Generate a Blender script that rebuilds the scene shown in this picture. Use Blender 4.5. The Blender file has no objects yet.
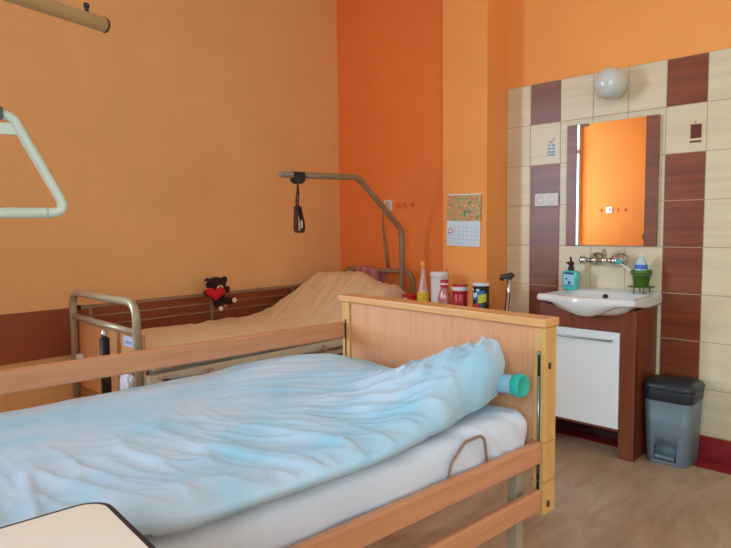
import bpy, bmesh, math, random
from mathutils import Vector, Matrix, noise
random.seed(7)
scene = bpy.context.scene
COL = scene.collection
PI = math.pi

# ------------------------------------------------------------------ materials
def new_mat(name):
    m = bpy.data.materials.new(name); m.use_nodes = True
    nt = m.node_tree; nt.nodes.clear()
    out = nt.nodes.new('ShaderNodeOutputMaterial'); b = nt.nodes.new('ShaderNodeBsdfPrincipled')
    nt.links.new(b.outputs[0], out.inputs[0])
    return m, nt, b, out
def lin(c):
    f = lambda v: v / 12.92 if v <= .04045 else ((v + .055) / 1.055) ** 2.4
    return tuple(f(v / 255.) for v in c) + (1.,)
def plain(name, rgb, rough=.5, metal=0., vary=.06, scale=8., bump=0., bscale=60., stretch=(1, 1, 1), coat=0., spec=None):
    m, nt, b, out = new_mat(name)
    tc = nt.nodes.new('ShaderNodeTexCoord'); mp = nt.nodes.new('ShaderNodeMapping'); mp.inputs['Scale'].default_value = stretch
    nt.links.new(tc.outputs['Object'], mp.inputs[0])
    n = nt.nodes.new('ShaderNodeTexNoise'); n.inputs['Scale'].default_value = scale; n.inputs['Detail'].default_value = 4
    nt.links.new(mp.outputs[0], n.inputs[0])
    r = nt.nodes.new('ShaderNodeValToRGB'); c = lin(rgb)
    r.color_ramp.elements[0].position = .3; r.color_ramp.elements[1].position = .7
    r.color_ramp.elements[0].color = tuple(v * (1 - vary) for v in c[:3]) + (1,)
    r.color_ramp.elements[1].color = tuple(min(1, v * (1 + vary)) for v in c[:3]) + (1,)
    nt.links.new(n.outputs[0], r.inputs[0]); nt.links.new(r.outputs[0], b.inputs['Base Color'])
    b.inputs['Roughness'].default_value = rough; b.inputs['Metallic'].default_value = metal
    if coat: b.inputs['Coat Weight'].default_value = coat; b.inputs['Coat Roughness'].default_value = .1
    if spec is not None: b.inputs['Specular IOR Level'].default_value = spec
    if bump:
        n2 = nt.nodes.new('ShaderNodeTexNoise'); n2.inputs['Scale'].default_value = bscale; n2.inputs['Detail'].default_value = 3
        nt.links.new(mp.outputs[0], n2.inputs[0])
        bp = nt.nodes.new('ShaderNodeBump'); bp.inputs['Strength'].default_value = bump; bp.inputs['Distance'].default_value = .004
        nt.links.new(n2.outputs[0], bp.inputs['Height']); nt.links.new(bp.outputs[0], b.inputs['Normal'])
    return m
def wood(name, c1, c2, axis='z', rough=.4, fine=40., coat=0.):
    """streaky grain running along an axis"""
    m, nt, b, out = new_mat(name)
    tc = nt.nodes.new('ShaderNodeTexCoord'); mp = nt.nodes.new('ShaderNodeMapping')
    s = {'x': (.06, 1, 1), 'y': (1, .06, 1), 'z': (1, 1, .06)}[axis]
    mp.inputs['Scale'].default_value = s
    nt.links.new(tc.outputs['Object'], mp.inputs[0])
    n = nt.nodes.new('ShaderNodeTexNoise'); n.inputs['Scale'].default_value = fine; n.inputs['Detail'].default_value = 6; n.inputs['Roughness'].default_value = .65
    nt.links.new(mp.outputs[0], n.inputs[0])
    r = nt.nodes.new('ShaderNodeValToRGB'); r.color_ramp.elements[0].position = .32; r.color_ramp.elements[1].position = .68
    r.color_ramp.elements[0].color = lin(c1); r.color_ramp.elements[1].color = lin(c2)
    nt.links.new(n.outputs[0], r.inputs[0]); nt.links.new(r.outputs[0], b.inputs['Base Color'])
    b.inputs['Roughness'].default_value = rough
    if coat: b.inputs['Coat Weight'].default_value = coat
    return m
def glass(name, tint=(1, 1, 1), gloss=.08, dens=.0):
    m, nt, b, out = new_mat(name); nt.nodes.remove(b)
    t = nt.nodes.new('ShaderNodeBsdfTransparent'); t.inputs[0].default_value = (*tint, 1)
    g = nt.nodes.new('ShaderNodeBsdfGlossy'); g.inputs['Roughness'].default_value = .03
    mx = nt.nodes.new('ShaderNodeMixShader'); mx.inputs[0].default_value = gloss
    nt.links.new(t.outputs[0], mx.inputs[1]); nt.links.new(g.outputs[0], mx.inputs[2])
    if dens:
        d = nt.nodes.new('ShaderNodeBsdfDiffuse'); d.inputs[0].default_value = (*tint, 1)
        m2 = nt.nodes.new('ShaderNodeMixShader'); m2.inputs[0].default_value = dens
        nt.links.new(mx.outputs[0], m2.inputs[1]); nt.links.new(d.outputs[0], m2.inputs[2]); nt.links.new(m2.outputs[0], out.inputs[0])
    else: nt.links.new(mx.outputs[0], out.inputs[0])
    return m

M = {}
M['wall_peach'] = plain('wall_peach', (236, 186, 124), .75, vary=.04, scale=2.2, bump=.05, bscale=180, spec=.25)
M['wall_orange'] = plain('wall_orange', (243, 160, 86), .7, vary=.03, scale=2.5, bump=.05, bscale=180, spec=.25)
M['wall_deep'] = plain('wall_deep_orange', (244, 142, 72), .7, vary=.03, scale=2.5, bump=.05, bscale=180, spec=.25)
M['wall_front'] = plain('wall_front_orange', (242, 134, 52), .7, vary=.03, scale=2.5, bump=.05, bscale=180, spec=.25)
M['wall_cream'] = plain('wall_cream', (226, 214, 190), .8, vary=.02)
M['band_brown'] = plain('band_brown', (150, 78, 44), .4, vary=.08, scale=3)
M['ceiling'] = plain('ceiling_white', (232, 226, 214), .9)
M['tile_cream'] = wood('tile_cream', (208, 190, 154), (220, 204, 168), 'x', .34, 30)
M['tile_brown'] = wood('tile_brown', (108, 50, 26), (138, 70, 38), 'x', .34, 30)
M['grout'] = plain('grout', (176, 152, 120), .8)
M['red_lino'] = plain('red_lino', (140, 30, 34), .4, vary=.15, scale=30)
M['beech'] = wood('beech_laminate', (212, 148, 104), (222, 162, 118), 'z', .38, 70)
M['foot_wood'] = wood('foot_wood', (204, 148, 92), (214, 160, 104), 'z', .4, 50)
M['beech_yellow'] = wood('beech_edge', (208, 158, 88), (218, 170, 102), 'z', .4, 40)
M['beech_cap'] = wood('beech_cap', (214, 154, 90), (224, 166, 104), 'x', .35, 40)
M['rail_wood'] = wood('rail_wood', (196, 132, 92), (208, 148, 108), 'y', .38, 50)
M['vanity_wood'] = wood('vanity_wood', (108, 50, 28), (130, 64, 36), 'z', .3, 40)
M['frame_beige'] = plain('frame_beige', (206, 198, 174), .5, vary=.03)
M['arm_beige'] = plain('arm_beige', (204, 176, 130), .45, vary=.03)
M['beige_metal'] = plain('beige_metal', (186, 172, 144), .35, .2, vary=.03)
M['cool_metal'] = plain('painted_grey_beige_metal', (176, 164, 138), .32, .25, vary=.03)
M['pole_metal'] = plain('pole_metal', (150, 126, 98), .4, .1, vary=.03)
M['chrome'] = plain('chrome', (210, 210, 210), .12, 1., vary=.02)
M['steel'] = plain('steel', (150, 158, 160), .3, .9, vary=.05)
M['black'] = plain('black_plastic', (26, 24, 26), .4)
M['dark'] = plain('dark_plastic', (50, 50, 54), .4)
M['navy'] = plain('navy_rubber', (24, 30, 40), .45)
M['white_gloss'] = plain('white_gloss', (226, 230, 226), .2, vary=.01)
M['ceramic'] = plain('white_ceramic', (222, 222, 216), .12, vary=.01, coat=.3)
M['white_matt'] = plain('white_matt', (224, 222, 212), .5, vary=.02)
M['table_top'] = plain('table_laminate', (238, 230, 212), .35, vary=.015)
M['opal'] = plain('opal_glass', (204, 208, 196), .12, vary=.01, coat=.5)
M['grey_bin'] = plain('grey_plastic', (104, 118, 124), .42, vary=.03)
M['bin_lid'] = plain('dark_grey_plastic', (38, 44, 50), .4, vary=.05)
M['sheet'] = plain('white_sheet', (212, 217, 226), .85, vary=.03, scale=5, bump=.15, bscale=25)
M['cream_cloth'] = plain('cream_cloth', (232, 212, 172), .9, vary=.04, scale=5, bump=.3, bscale=18)
M['pink_cloth'] = plain('pink_cloth', (186, 122, 124), .95, vary=.15, scale=30, bump=.4, bscale=60)
M['bear_fur'] = plain('bear_fur', (48, 20, 16), .95, vary=.3, scale=90, bump=1., bscale=150)
M['red_felt'] = plain('red_felt', (200, 20, 28), .9, vary=.1, scale=40, bump=.3)
M['pad_white'] = plain('pad_white', (220, 196, 176), .9)
M['teal'] = plain('teal_plastic', (34, 178, 160), .35)
M['pale_plastic'] = plain('pale_plastic', (186, 202, 206), .4, vary=.08, scale=30)
M['tube_plastic'] = plain('translucent_plastic', (150, 190, 204), .35, vary=.05)
M['strap_brown'] = plain('brown_tube', (150, 116, 96), .6)
M['leather'] = plain('brown_strap', (60, 26, 18), .6)
M['green_pot'] = plain('green_plastic', (62, 110, 22), .4, vary=.12, scale=20)
M['soap_blue'] = plain('soap_liquid', (70, 190, 180), .15, vary=.05, coat=.6)
M['label_white'] = plain('label_white', (205, 220, 228), .5)
M['label_blue'] = plain('label_blue', (70, 110, 190), .5)
M['label_navy'] = plain('label_navy', (20, 40, 90), .5)
M['yellow'] = plain('yellow_label', (220, 190, 50), .5, vary=.3, scale=60)
M['orange_cap'] = plain('orange_cap', (240, 160, 50), .4)
M['red_plastic'] = plain('red_plastic', (186, 22, 34), .35, vary=.1)
M['jar_red'] = plain('jar_red', (170, 30, 40), .25, vary=.25, scale=50)
M['white_plastic'] = plain('white_plastic', (222, 220, 216), .4, vary=.02)
M['lime'] = plain('lime_print', (190, 200, 40), .45)
M['print_blue'] = plain('blue_print', (40, 110, 180), .45)
M['print_black'] = plain('black_print', (16, 22, 34), .4)
M['trapeze'] = plain('trapeze_white', (190, 196, 176), .42, vary=.04)
M['clear'] = glass('clear_plastic', (.95, .9, .88), .12, .22)
M['wrap'] = glass('clear_wrap', (.9, .45, .42), .2, .35)
M['pane'] = glass('window_glass', (.97, .98, .98), .05)
M['deco_blue'] = plain('deco_blue', (96, 112, 150), .3)
M['deco_brown'] = plain('deco_brown', (92, 42, 26), .3)
M['hook_orange'] = plain('hook_orange', (222, 112, 58), .6)
M['sign_blue'] = plain('pale_blue_tag', (186, 200, 220), .5)
M['shelf_wood'] = wood('shelf_wood', (180, 120, 70), (196, 138, 86), 'x', .4, 30)
M['recess_shade'] = plain('recess_shade_brown', (60, 28, 20), .6)  # brown darkened to stand for the shade below the vanity door
M['lino_dark'] = plain('dark_under', (70, 40, 30), .6)

def mirror_mat():
    m, nt, b, out = new_mat('mirror_silver'); nt.nodes.remove(b)
    g = nt.nodes.new('ShaderNodeBsdfGlossy'); g.inputs['Roughness'].default_value = 0.0; g.inputs['Color'].default_value = (.93, .93, .92, 1)
    nt.links.new(g.outputs[0], out.inputs[0]); return m
M['mirror'] = mirror_mat()

def floor_mat():
    m, nt, b, out = new_mat('linoleum')
    tc = nt.nodes.new('ShaderNodeTexCoord'); mp = nt.nodes.new('ShaderNodeMapping'); mp.inputs['Scale'].default_value = (1.2, .35, 1); mp.inputs['Rotation'].default_value = (0, 0, .75)
    nt.links.new(tc.outputs['Object'], mp.inputs[0])
    n = nt.nodes.new('ShaderNodeTexNoise'); n.inputs['Scale'].default_value = 9; n.inputs['Detail'].default_value = 8; n.inputs['Roughness'].default_value = .7; n.inputs['Distortion'].default_value = .6
    nt.links.new(mp.outputs[0], n.inputs[0])
    r = nt.nodes.new('ShaderNodeValToRGB'); e = r.color_ramp.elements
    e[0].position = .3; e[0].color = lin((156, 126, 96)); e[1].position = .72; e[1].color = lin((188, 164, 136))
    nt.links.new(n.outputs[0], r.inputs[0]); nt.links.new(r.outputs[0], b.inputs['Base Color'])
    b.inputs['Roughness'].default_value = .36
    return m
M['floor'] = floor_mat()

def duvet_mat():
    m, nt, b, out = new_mat('pale_blue_duvet')
    tc = nt.nodes.new('ShaderNodeTexCoord'); mp = nt.nodes.new('ShaderNodeMapping'); mp.inputs['Scale'].default_value = (1, .7, .5)
    nt.links.new(tc.outputs['Object'], mp.inputs[0])
    n = nt.nodes.new('ShaderNodeTexNoise'); n.inputs['Scale'].default_value = 7; n.inputs['Detail'].default_value = 3
    nt.links.new(mp.outputs[0], n.inputs[0])
    r = nt.nodes.new('ShaderNodeValToRGB'); e = r.color_ramp.elements
    e[0].position = .36; e[0].color = lin((156, 206, 228)); e[1].position = .64; e[1].color = lin((190, 214, 230))
    nt.links.new(n.outputs[0], r.inputs[0]); nt.links.new(r.outputs[0], b.inputs['Base Color'])
    b.inputs['Roughness'].default_value = .85; b.inputs['Sheen Weight'].default_value = .15
    n2 = nt.nodes.new('ShaderNodeTexNoise'); n2.inputs['Scale'].default_value = 22; n2.inputs['Detail'].default_value = 4
    nt.links.new(tc.outputs['Object'], n2.inputs[0])
    bp = nt.nodes.new('ShaderNodeBump'); bp.inputs['Strength'].default_value = .35; bp.inputs['Distance'].default_value = .006
    nt.links.new(n2.outputs[0], bp.inputs['Height']); nt.links.new(bp.outputs[0], b.inputs['Normal'])
    return m
M['duvet'] = duvet_mat()

def picture_mat():
    """painted poppy meadow: soft blotches of red over green, pale haze at upper left"""
    m, nt, b, out = new_mat('meadow_print')
    tc = nt.nodes.new('ShaderNodeTexCoord')
    n = nt.nodes.new('ShaderNodeTexNoise'); n.inputs['Scale'].default_value = 34; n.inputs['Detail'].default_value = 5
    nt.links.new(tc.outputs['Object'], n.inputs[0])
    r = nt.nodes.new('ShaderNodeValToRGB'); e = r.color_ramp.elements
    e[0].position = .34; e[0].color = lin((80, 104, 60)); e[1].position = .44; e[1].color = lin((140, 150, 90))
    a = e.new(.50); a.color = lin((196, 168, 90)); a = e.new(.60); a.color = lin((206, 80, 46)); a = e.new(.68); a.color = lin((220, 190, 160))
    nt.links.new(n.outputs[0], r.inputs[0]); nt.links.new(r.outputs[0], b.inputs['Base Color'])
    b.inputs['Roughness'].default_value = .4
    return m
M['picture'] = picture_mat()

# ------------------------------------------------------------------ mesh helpers
class MB:
    def __init__(s): s.bm = bmesh.new(); s.smooth = False
    def _merge(s, bm2):
        me = bpy.data.meshes.new('tmp'); bm2.to_mesh(me); bm2.free(); s.bm.from_mesh(me); bpy.data.meshes.remove(me)
    def box(s, x0, x1, y0, y1, z0, z1, bev=0., seg=2, rot=None, smooth=True):
        b = bmesh.new(); bmesh.ops.create_cube(b, size=1.)
        bmesh.ops.scale(b, vec=(abs(x1 - x0), abs(y1 - y0), abs(z1 - z0)), verts=b.verts)
        if bev: bmesh.ops.bevel(b, geom=list(b.edges), offset=bev, segments=seg, profile=.5, affect='EDGES')
        if rot is not None: bmesh.ops.transform(b, matrix=rot, verts=b.verts)
        bmesh.ops.translate(b, vec=((x0 + x1) / 2, (y0 + y1) / 2, (z0 + z1) / 2), verts=b.verts)
        s._merge(b); return s
    def tube(s, pts, r, n=14, closed=False, bend=0., radii=None):
        P = [Vector(p) for p in pts]
        if bend: P = fillet(P, bend, closed)
        N = len(P); rings = []; b = bmesh.new(); prev = None
        for i, p in enumerate(P):
            if closed: d = (P[(i + 1) % N] - P[i - 1])
            else: d = P[min(i + 1, N - 1)] - P[max(i - 1, 0)]
            d.normalize()
            if prev is None:
                up = Vector((0, 0, 1)) if abs(d.z) < .9 else Vector((1, 0, 0)); u = d.cross(up).normalized()
            else:
                u = (prev - d * prev.dot(d)).normalized()
            prev = u; v = d.cross(u)
            rr = radii[i] if radii and not bend else r
            rings.append([b.verts.new(p + (u * math.cos(2 * PI * k / n) + v * math.sin(2 * PI * k / n)) * rr) for k in range(n)])
        M_ = N if closed else N - 1
        for i in range(M_):
            A, B = rings[i], rings[(i + 1) % N]
            for k in range(n):
                f = b.faces.new((A[k], A[(k + 1) % n], B[(k + 1) % n], B[k])); f.smooth = True
        if not closed:
            b.faces.new(list(reversed(rings[0]))); b.faces.new(rings[-1])
        bmesh.ops.recalc_face_normals(b, faces=b.faces); s._merge(b); return s
    def lathe(s, prof, c, n=28, rot=None, sx=1., sy=1.):
        b = bmesh.new(); rings = []
        for r, z in prof:
            if r < 1e-5: rings.append([b.verts.new((0, 0, z))])
            else: rings.append([b.verts.new((sx * r * math.cos(2 * PI * k / n), sy * r * math.sin(2 * PI * k / n), z)) for k in range(n)])
        for A, B in zip(rings, rings[1:]):
            for k in range(n):
                k2 = (k + 1) % n
                if len(A) == 1 and len(B) == 1: continue
                if len(A) == 1: f = b.faces.new((A[0], B[k], B[k2]))
                elif len(B) == 1: f = b.faces.new((A[k], A[k2], B[0]))
                else: f = b.faces.new((A[k], A[k2], B[k2], B[k]))
                f.smooth = True
        if len(rings[0]) > 1: b.faces.new(rings[0])
        if len(rings[-1]) > 1: b.faces.new(rings[-1])
        bmesh.ops.recalc_face_normals(b, faces=b.faces)
        if rot is not None: bmesh.ops.transform(b, matrix=rot, verts=b.verts)
        bmesh.ops.translate(b, vec=c, verts=b.verts); s._merge(b); return s
    def ball(s, c, r, sc=(1, 1, 1), rot=None, seg=20):
        b = bmesh.new(); bmesh.ops.create_uvsphere(b, u_segments=seg, v_segments=seg * 2 // 3, radius=r)
        bmesh.ops.scale(b, vec=sc, verts=b.verts)
        for f in b.faces: f.smooth = True
        if rot is not None: bmesh.ops.transform(b, matrix=rot, verts=b.verts)
        bmesh.ops.translate(b, vec=c, verts=b.verts); s._merge(b); return s
    def grid(s, fn, nu, nv, closed_u=False, smooth=True):
        b = bmesh.new(); V = [[b.verts.new(fn(i / (nu if closed_u else nu - 1), j / (nv - 1))) for j in range(nv)] for i in range(nu)]
        for i in range(nu if closed_u else nu - 1):
            for j in range(nv - 1):
                f = b.faces.new((V[i][j], V[(i + 1) % nu][j], V[(i + 1) % nu][j + 1], V[i][j + 1])); f.smooth = smooth
        s._merge(b); return s
    def loft(s, rings, smooth=True, cap=True):
        b = bmesh.new(); R = [[b.verts.new(p) for p in r] for r in rings]
        for A, B in zip(R, R[1:]):
            n = len(A)
            for k in range(n):
                f = b.faces.new((A[k], A[(k + 1) % n], B[(k + 1) % n], B[k])); f.smooth = smooth
        if cap: b.faces.new(R[0]); b.faces.new(R[-1])
        bmesh.ops.recalc_face_normals(b, faces=b.faces); s._merge(b); return s
    def xf(s, m): bmesh.ops.transform(s.bm, matrix=m, verts=s.bm.verts); return s
    def mesh(s, name, off=(0, 0, 0)):
        bmesh.ops.translate(s.bm, vec=-Vector(off), verts=s.bm.verts)
        me = bpy.data.meshes.new(name); s.bm.to_mesh(me); s.bm.free(); return me
def fillet(P, r, closed=False, n=7):
    out = []; N = len(P)
    for i in range(N):
        if not closed and i in (0, N - 1): out.append(P[i]); continue
        a, p, c = P[i - 1], P[i], P[(i + 1) % N]
        d1 = (a - p); d2 = (c - p); l1, l2 = d1.length, d2.length; d1.normalize(); d2.normalize()
        ang = d1.angle(d2)
        if ang > PI - .02: out.append(p); continue
        t = min(r / math.tan(ang / 2), l1 * .48, l2 * .48)
        A = p + d1 * t; B = p + d2 * t
        for k in range(n + 1):
            s = k / n; out.append(A * (1 - s) ** 2 + p * 2 * s * (1 - s) + B * s * s)
    return out
def rrect(x0, x1, y0, y1, z, r, n=6):
    pts = []
    for cx, cy, a0 in ((x1 - r, y1 - r, 0), (x0 + r, y1 - r, PI / 2), (x0 + r, y0 + r, PI), (x1 - r, y0 + r, 1.5 * PI)):
        for k in range(n + 1): a = a0 + PI / 2 * k / n; pts.append((cx + r * math.cos(a), cy + r * math.sin(a), z))
    return pts

class Frame:
    """a yawed working frame for beds that stand slightly turned"""
    def __init__(s, yaw=0.): s.yaw = yaw; s.M = Matrix.Rotation(-yaw, 4, 'Z')
FR0 = Frame(0); BY = .08318; FRB = Frame(BY)
def props(o, label, cat, group=None, kind=None):
    if label: o['label'] = label
    if cat: o['category'] = cat
    if group: o['group'] = group
    if kind: o['kind'] = kind
class Thing:
    def __init__(s, name, base, label, cat, group=None, fr=FR0):
        s.base = Vector(base); s.fr = fr
        s.o = bpy.data.objects.new(name, None); COL.objects.link(s.o); s.o.empty_display_size = .1
        s.o.location = fr.M @ s.base; s.o.rotation_euler = (0, 0, -fr.yaw); props(s.o, label, cat, group)
    def part(s, name, mb, mat, parent=None, label=None, kind=None):
        o = bpy.data.objects.new(name, mb.mesh(name, s.base)); o.data.materials.append(mat); COL.objects.link(o)
        o.parent = parent or s.o
        if label: o['label'] = label
        if kind: o['kind'] = kind
        return o
def solo(name, mb, mat, base, label=None, cat=None, group=None, kind=None, fr=FR0):
    o = bpy.data.objects.new(name, mb.mesh(name, base))
    for m in (mat if isinstance(mat, list) else [mat]): o.data.materials.append(m)
    COL.objects.link(o); o.location = fr.M @ Vector(base); o.rotation_euler = (0, 0, -fr.yaw); props(o, label, cat, group, kind); return o
def child(parent, name, mb, mat, label=None):
    """a part of a thing that is one mesh (unrotated things only)"""
    o = bpy.data.objects.new(name, mb.mesh(name, parent.location)); o.data.materials.append(mat); COL.objects.link(o); o.parent = parent
    if label: o['label'] = label
    return o
def struct(name, mb, mat, base=(0, 0, 0)): return solo(name, mb, mat, base, kind='structure')

# ------------------------------------------------------------------ room
XL, XR, YB, YF, ZC = -3.66, 2.4, 3.513, -1.15, 3.4
TL = -2.085            # left end of the tiled wall / right face of the pilaster
W1 = (-1.11, .22, .92, 2.75)   # window in the left wall: y0 y1 z0 z1
W2 = (-.35, 2.0, .95, 2.75)      # unseen window in the front wall, added and enlarged for fill light: x0 x1 z0 z1
struct('floor', MB().box(XL - .15, XR + .15, YF - .15, YB + .15, -.1, 0), M['floor'])
struct('ceiling', MB().box(XL - .15, XR + .15, YF - .15, YB + .15, ZC, ZC + .1), M['ceiling'])
b = MB()
b.box(XL - .15, XL, W1[1], YB + .15, 0, ZC); b.box(XL - .15, XL, YF - .15, W1[0], 0, ZC)
b.box(XL - .15, XL, W1[0], W1[1], 0, W1[2]); b.box(XL - .15, XL, W1[0], W1[1], W1[3], ZC)
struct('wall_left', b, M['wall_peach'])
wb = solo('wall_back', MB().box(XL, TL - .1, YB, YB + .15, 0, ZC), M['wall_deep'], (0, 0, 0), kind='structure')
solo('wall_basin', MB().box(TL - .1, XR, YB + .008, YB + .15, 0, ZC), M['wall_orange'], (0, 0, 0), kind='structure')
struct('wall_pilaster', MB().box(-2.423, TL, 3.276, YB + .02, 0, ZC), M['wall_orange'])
struct('wall_right', MB().box(XR, XR + .15, YF - .15, YB + .15, 0, ZC), M['wall_cream'])
b = MB()
b.box(XL - .15, W2[0], YF - .15, YF, 0, ZC); b.box(W2[1], XR, YF - .15, YF, 0, ZC)
b.box(W2[0], W2[1], YF - .15, YF, 0, W2[2]); b.box(W2[0], W2[1], YF - .15, YF, W2[3], ZC)
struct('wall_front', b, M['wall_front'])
struct('trim_1', MB().box(XL, XL + .012, YF, YB, .525, .797, .003), M['band_brown'])
# tiles: one panel of bevelled tiles set in grout
TW, TH, X0, ZT = .2, .25, -1.917, 2.12
me_b = bmesh.new()
def tilebox(x0, x1, z0, z1, mi):
    g = .0015; b2 = bmesh.new(); bmesh.ops.create_cube(b2, size=1.)
    bmesh.ops.scale(b2, vec=(x1 - x0 - 2 * g, .010, z1 - z0 - 2 * g), verts=b2.verts)
    bmesh.ops.bevel(b2, geom=list(b2.edges), offset=.0015, segments=1, affect='EDGES')
    bmesh.ops.translate(b2, vec=((x0 + x1) / 2, YB + .003, (z0 + z1) / 2), verts=b2.verts)
    for f in b2.faces: f.material_index = mi
    t = bpy.data.meshes.new('t'); b2.to_mesh(t); b2.free(); me_b.from_mesh(t); bpy.data.meshes.remove(t)
for c in range(-1, 12):
    x0 = max(TL + .001, X0 + c * TW); x1 = X0 + (c + 1) * TW
    for j in range(8):
        brown = c in (0, 4, 8) and j != 1
        tilebox(x0, x1, ZT - (j + 1) * TH, ZT - j * TH, 1 if brown else 0)
b2 = bmesh.new(); bmesh.ops.create_cube(b2, size=1.); XE = X0 + 12 * TW
bmesh.ops.scale(b2, vec=(XE - TL, .006, 2.0), verts=b2.verts); bmesh.ops.translate(b2, vec=((XE + TL) / 2, YB + .002, 1.12), verts=b2.verts)
for f in b2.faces: f.material_index = 2
t = bpy.data.meshes.new('t'); b2.to_mesh(t); b2.free(); me_b.from_mesh(t)
tm = bpy.data.meshes.new('trim_2'); me_b.to_mesh(tm); me_b.free()
for k in ('tile_cream', 'tile_brown', 'grout'): tm.materials.append(M[k])
tiles = bpy.data.objects.new('trim_2', tm); COL.objects.link(tiles); tiles['kind'] = 'structure'
# tile decorations
YT = YB - .0025
b = MB()
for z, x0, x1 in ((1.676, -1.805, -1.752), (1.694, -1.80, -1.750), (1.714, -1.80, -1.777), (1.714, -1.77, -1.752), (1.735, -1.798, -1.785), (1.733, -1.775, -1.752), (1.754, -1.79, -1.768), (1.768, -1.765, -1.755)):
    b.box(x0, x1, YT - .001, YT, z - .006, z + .006)
child(tiles, 'tile_motif', b, M['deco_blue'])
b = MB().box(-.993, -.941, YT - .001, YT, 1.690, 1.762).box(-.996, -.940, YT - .001, YT, 1.668, 1.678).box(-.972, -.968, YT - .001, YT, 1.768, 1.779)
child(tiles, 'tile_motif', b, M['deco_brown'])
b = MB()
for x0, x1, z0, z1 in ((-1.0, -.934, 1.766, 1.7685), (-1.0, -.9975, 1.685, 1.768), (-.9365, -.934, 1.685, 1.768)): b.box(x0, x1, YT - .001, YT, z0, z1)
child(tiles, 'tile_motif', b, M['wall_peach'])
struct('baseboard_back', MB().box(TL + .001, XR, YB - .006, YB + .006, 0, .115, .002), M['red_lino'])
struct('trim_3', MB().box(TL + .001, XR, 3.35, YB - .006, 0.0, .003), M['red_lino'])

def window(name, axis, u0, u1, z0, z1, wall):
    """casement with two sashes; axis 'x': lies in a wall of constant y"""
    fr = MB(); d0, d1 = wall - .06, wall - .002; w = .04
    mid = (u0 + u1) / 2
    def bx(mb, a0, a1, e0, e1, zz0, zz1, bev=.004):
        if axis == 'y': mb.box(e0, e1, a0, a1, zz0, zz1, bev)
        else: mb.box(a0, a1, e0, e1, zz0, zz1, bev)
    bx(fr, u0, u1, d0, d1, z0, z0 + w); bx(fr, u0, u1, d0, d1, z1 - w, z1)
    for a, b_ in ((u0, u0 + w), (u1 - w, u1), (mid - .04, mid + .04)): bx(fr, a, b_, d0, d1, z0, z1)
    ztr = z0 + (z1 - z0) * .72; bx(fr, u0, u1, d0, d1, ztr - .03, ztr + .03)
    f = struct(name, fr, M['white_gloss'])
    p = MB(); bx(p, u0 + .01, u1 - .01, (d0 + d1) / 2 - .003, (d0 + d1) / 2 + .003, z0 + .01, z1 - .01, 0)
    child(f, 'pane', p, M['pane'])
    s = MB(); bx(s, u0 + .003, u1 + .0, wall - .002, wall + .10, z0 - .03, z0, .006); child(f, 'window_sill', s, M['white_gloss'])
    h = MB(); bx(h, mid - .012, mid + .012, d1, d1 + .035, z0 + .6, z0 + .72, .005); child(f, 'window_handle', h, M['white_plastic'])
window('window_1', 'y', W1[0], W1[1], W1[2], W1[3], XL)
window('fill_window', 'x', W2[0], W2[1], W2[2], W2[3], YF)

# ------------------------------------------------------------------ near bed (bed frame: a across, b along)
A0, A1, BH, BF = -1.905, -.965, 1.55, -.56
bed = Thing('hospital_bed', ((A0 + A1) / 2, (BH + BF) / 2, 0), 'beech hospital bed in front, with tall wooden end board and white-sheeted mattress', 'bed', 'beds', FRB)
def endboard(b0, b1, front):
    """panel, two posts, cap; front = +1 when the bed side is at b0"""
    e = bed.part('end_board', MB().box(A0 + .045, A1 - .04, b0 + .008, b1 - .008, .52, .946, .003), M['beech'])
    for (x0, x1) in ((A0, A0 + .045), (A1 - .04, A1)):
        p = bed.part('post', MB().box(x0, x1, b0, b1, .378, .945, .003), M['beech_yellow'], e)
    bed.part('cap_rail', MB().box(A0 - .012, A1 + .004, b0 - .010, b1 + .008, .946, .972, .004), M['beech_cap'], e)
    return e
hb = endboard(BH, BH + .062, 1)
endboard(BF - .05, BF, -1)
slot = MB().box(-.991, -.979, BH - .0015, BH + .004, .43, .875, .003)
bed.part('slide_channel', slot, M['navy'], hb, 'dark channel in the post')
bed.part('slide_rod', MB().tube([(-.985, BH - .002, .50), (-.985, BH - .002, .80)], .0035, 8).ball((-.985, BH - .003, .868), .0055), M['steel'], hb)
bed.part('slide_channel', MB().box(-1.888, -1.878, BH - .0015, BH + .004, .455, .875, .003), M['navy'], hb, 'dark channel in the post')
for z in (.82, .398): bed.part('post_hole', MB().box(A1 - .0005, A1 + .001, BH + .018, BH + .032, z, z + .02, .0004), M['black'], hb)
for z in (.60, .478): bed.part('post_seam', MB().box(A1 - .046, A1 + .0015, BH - .0015, BH + .0635, z, z + .003), M['shelf_wood'], hb)
for (a, z) in ((-.994, .538), (-.994, .392), (-1.905, .797), (-1.905, .655)):
    bed.part('side_rail', MB().box(a, a + .026, BF + .004, BH - .004, z, z + .067, .009, 3), M['rail_wood'])
bed.part('rail_strut', MB().box(-.987, -.975, .33, .37, .41, .56, .003), M['beige_metal'])
# chassis
b = MB()
for a in (-1.80, -1.10): b.box(a - .02, a + .02, BF + .05, BH - .03, .515, .555, .004)
for bb in (BF + .15, -.0, .5, 1.0, BH - .06): b.box(-1.82, -1.08, bb - .015, bb + .015, .53, .556, .003)
bed.part('bed_frame', b, M['beige_metal'])
for a in (-1.80, -1.03):
    for bb in (BF + .08, BH - .05):
        l = bed.part('leg', MB().box(a - .018, a + .018, bb - .018, bb + .018, .085, .55, .004), M['cool_metal'])
        rot = Matrix.Rotation(PI / 2, 4, 'Y')
        bed.part('caster', MB().lathe([(0, -.014), (.038, -.014), (.042, -.008), (.042, .008), (.038, .014), (0, .014)], (a, bb, .043), 20, rot), M['dark'], l)
b = MB().box(-1.04, -1.02, BF + .1, BH - .07, .16, .19, .003).box(-1.81, -1.79, BF + .1, BH - .07, .16, .19, .003)
bed.part('base_beam', b, M['beige_metal'])
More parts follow.
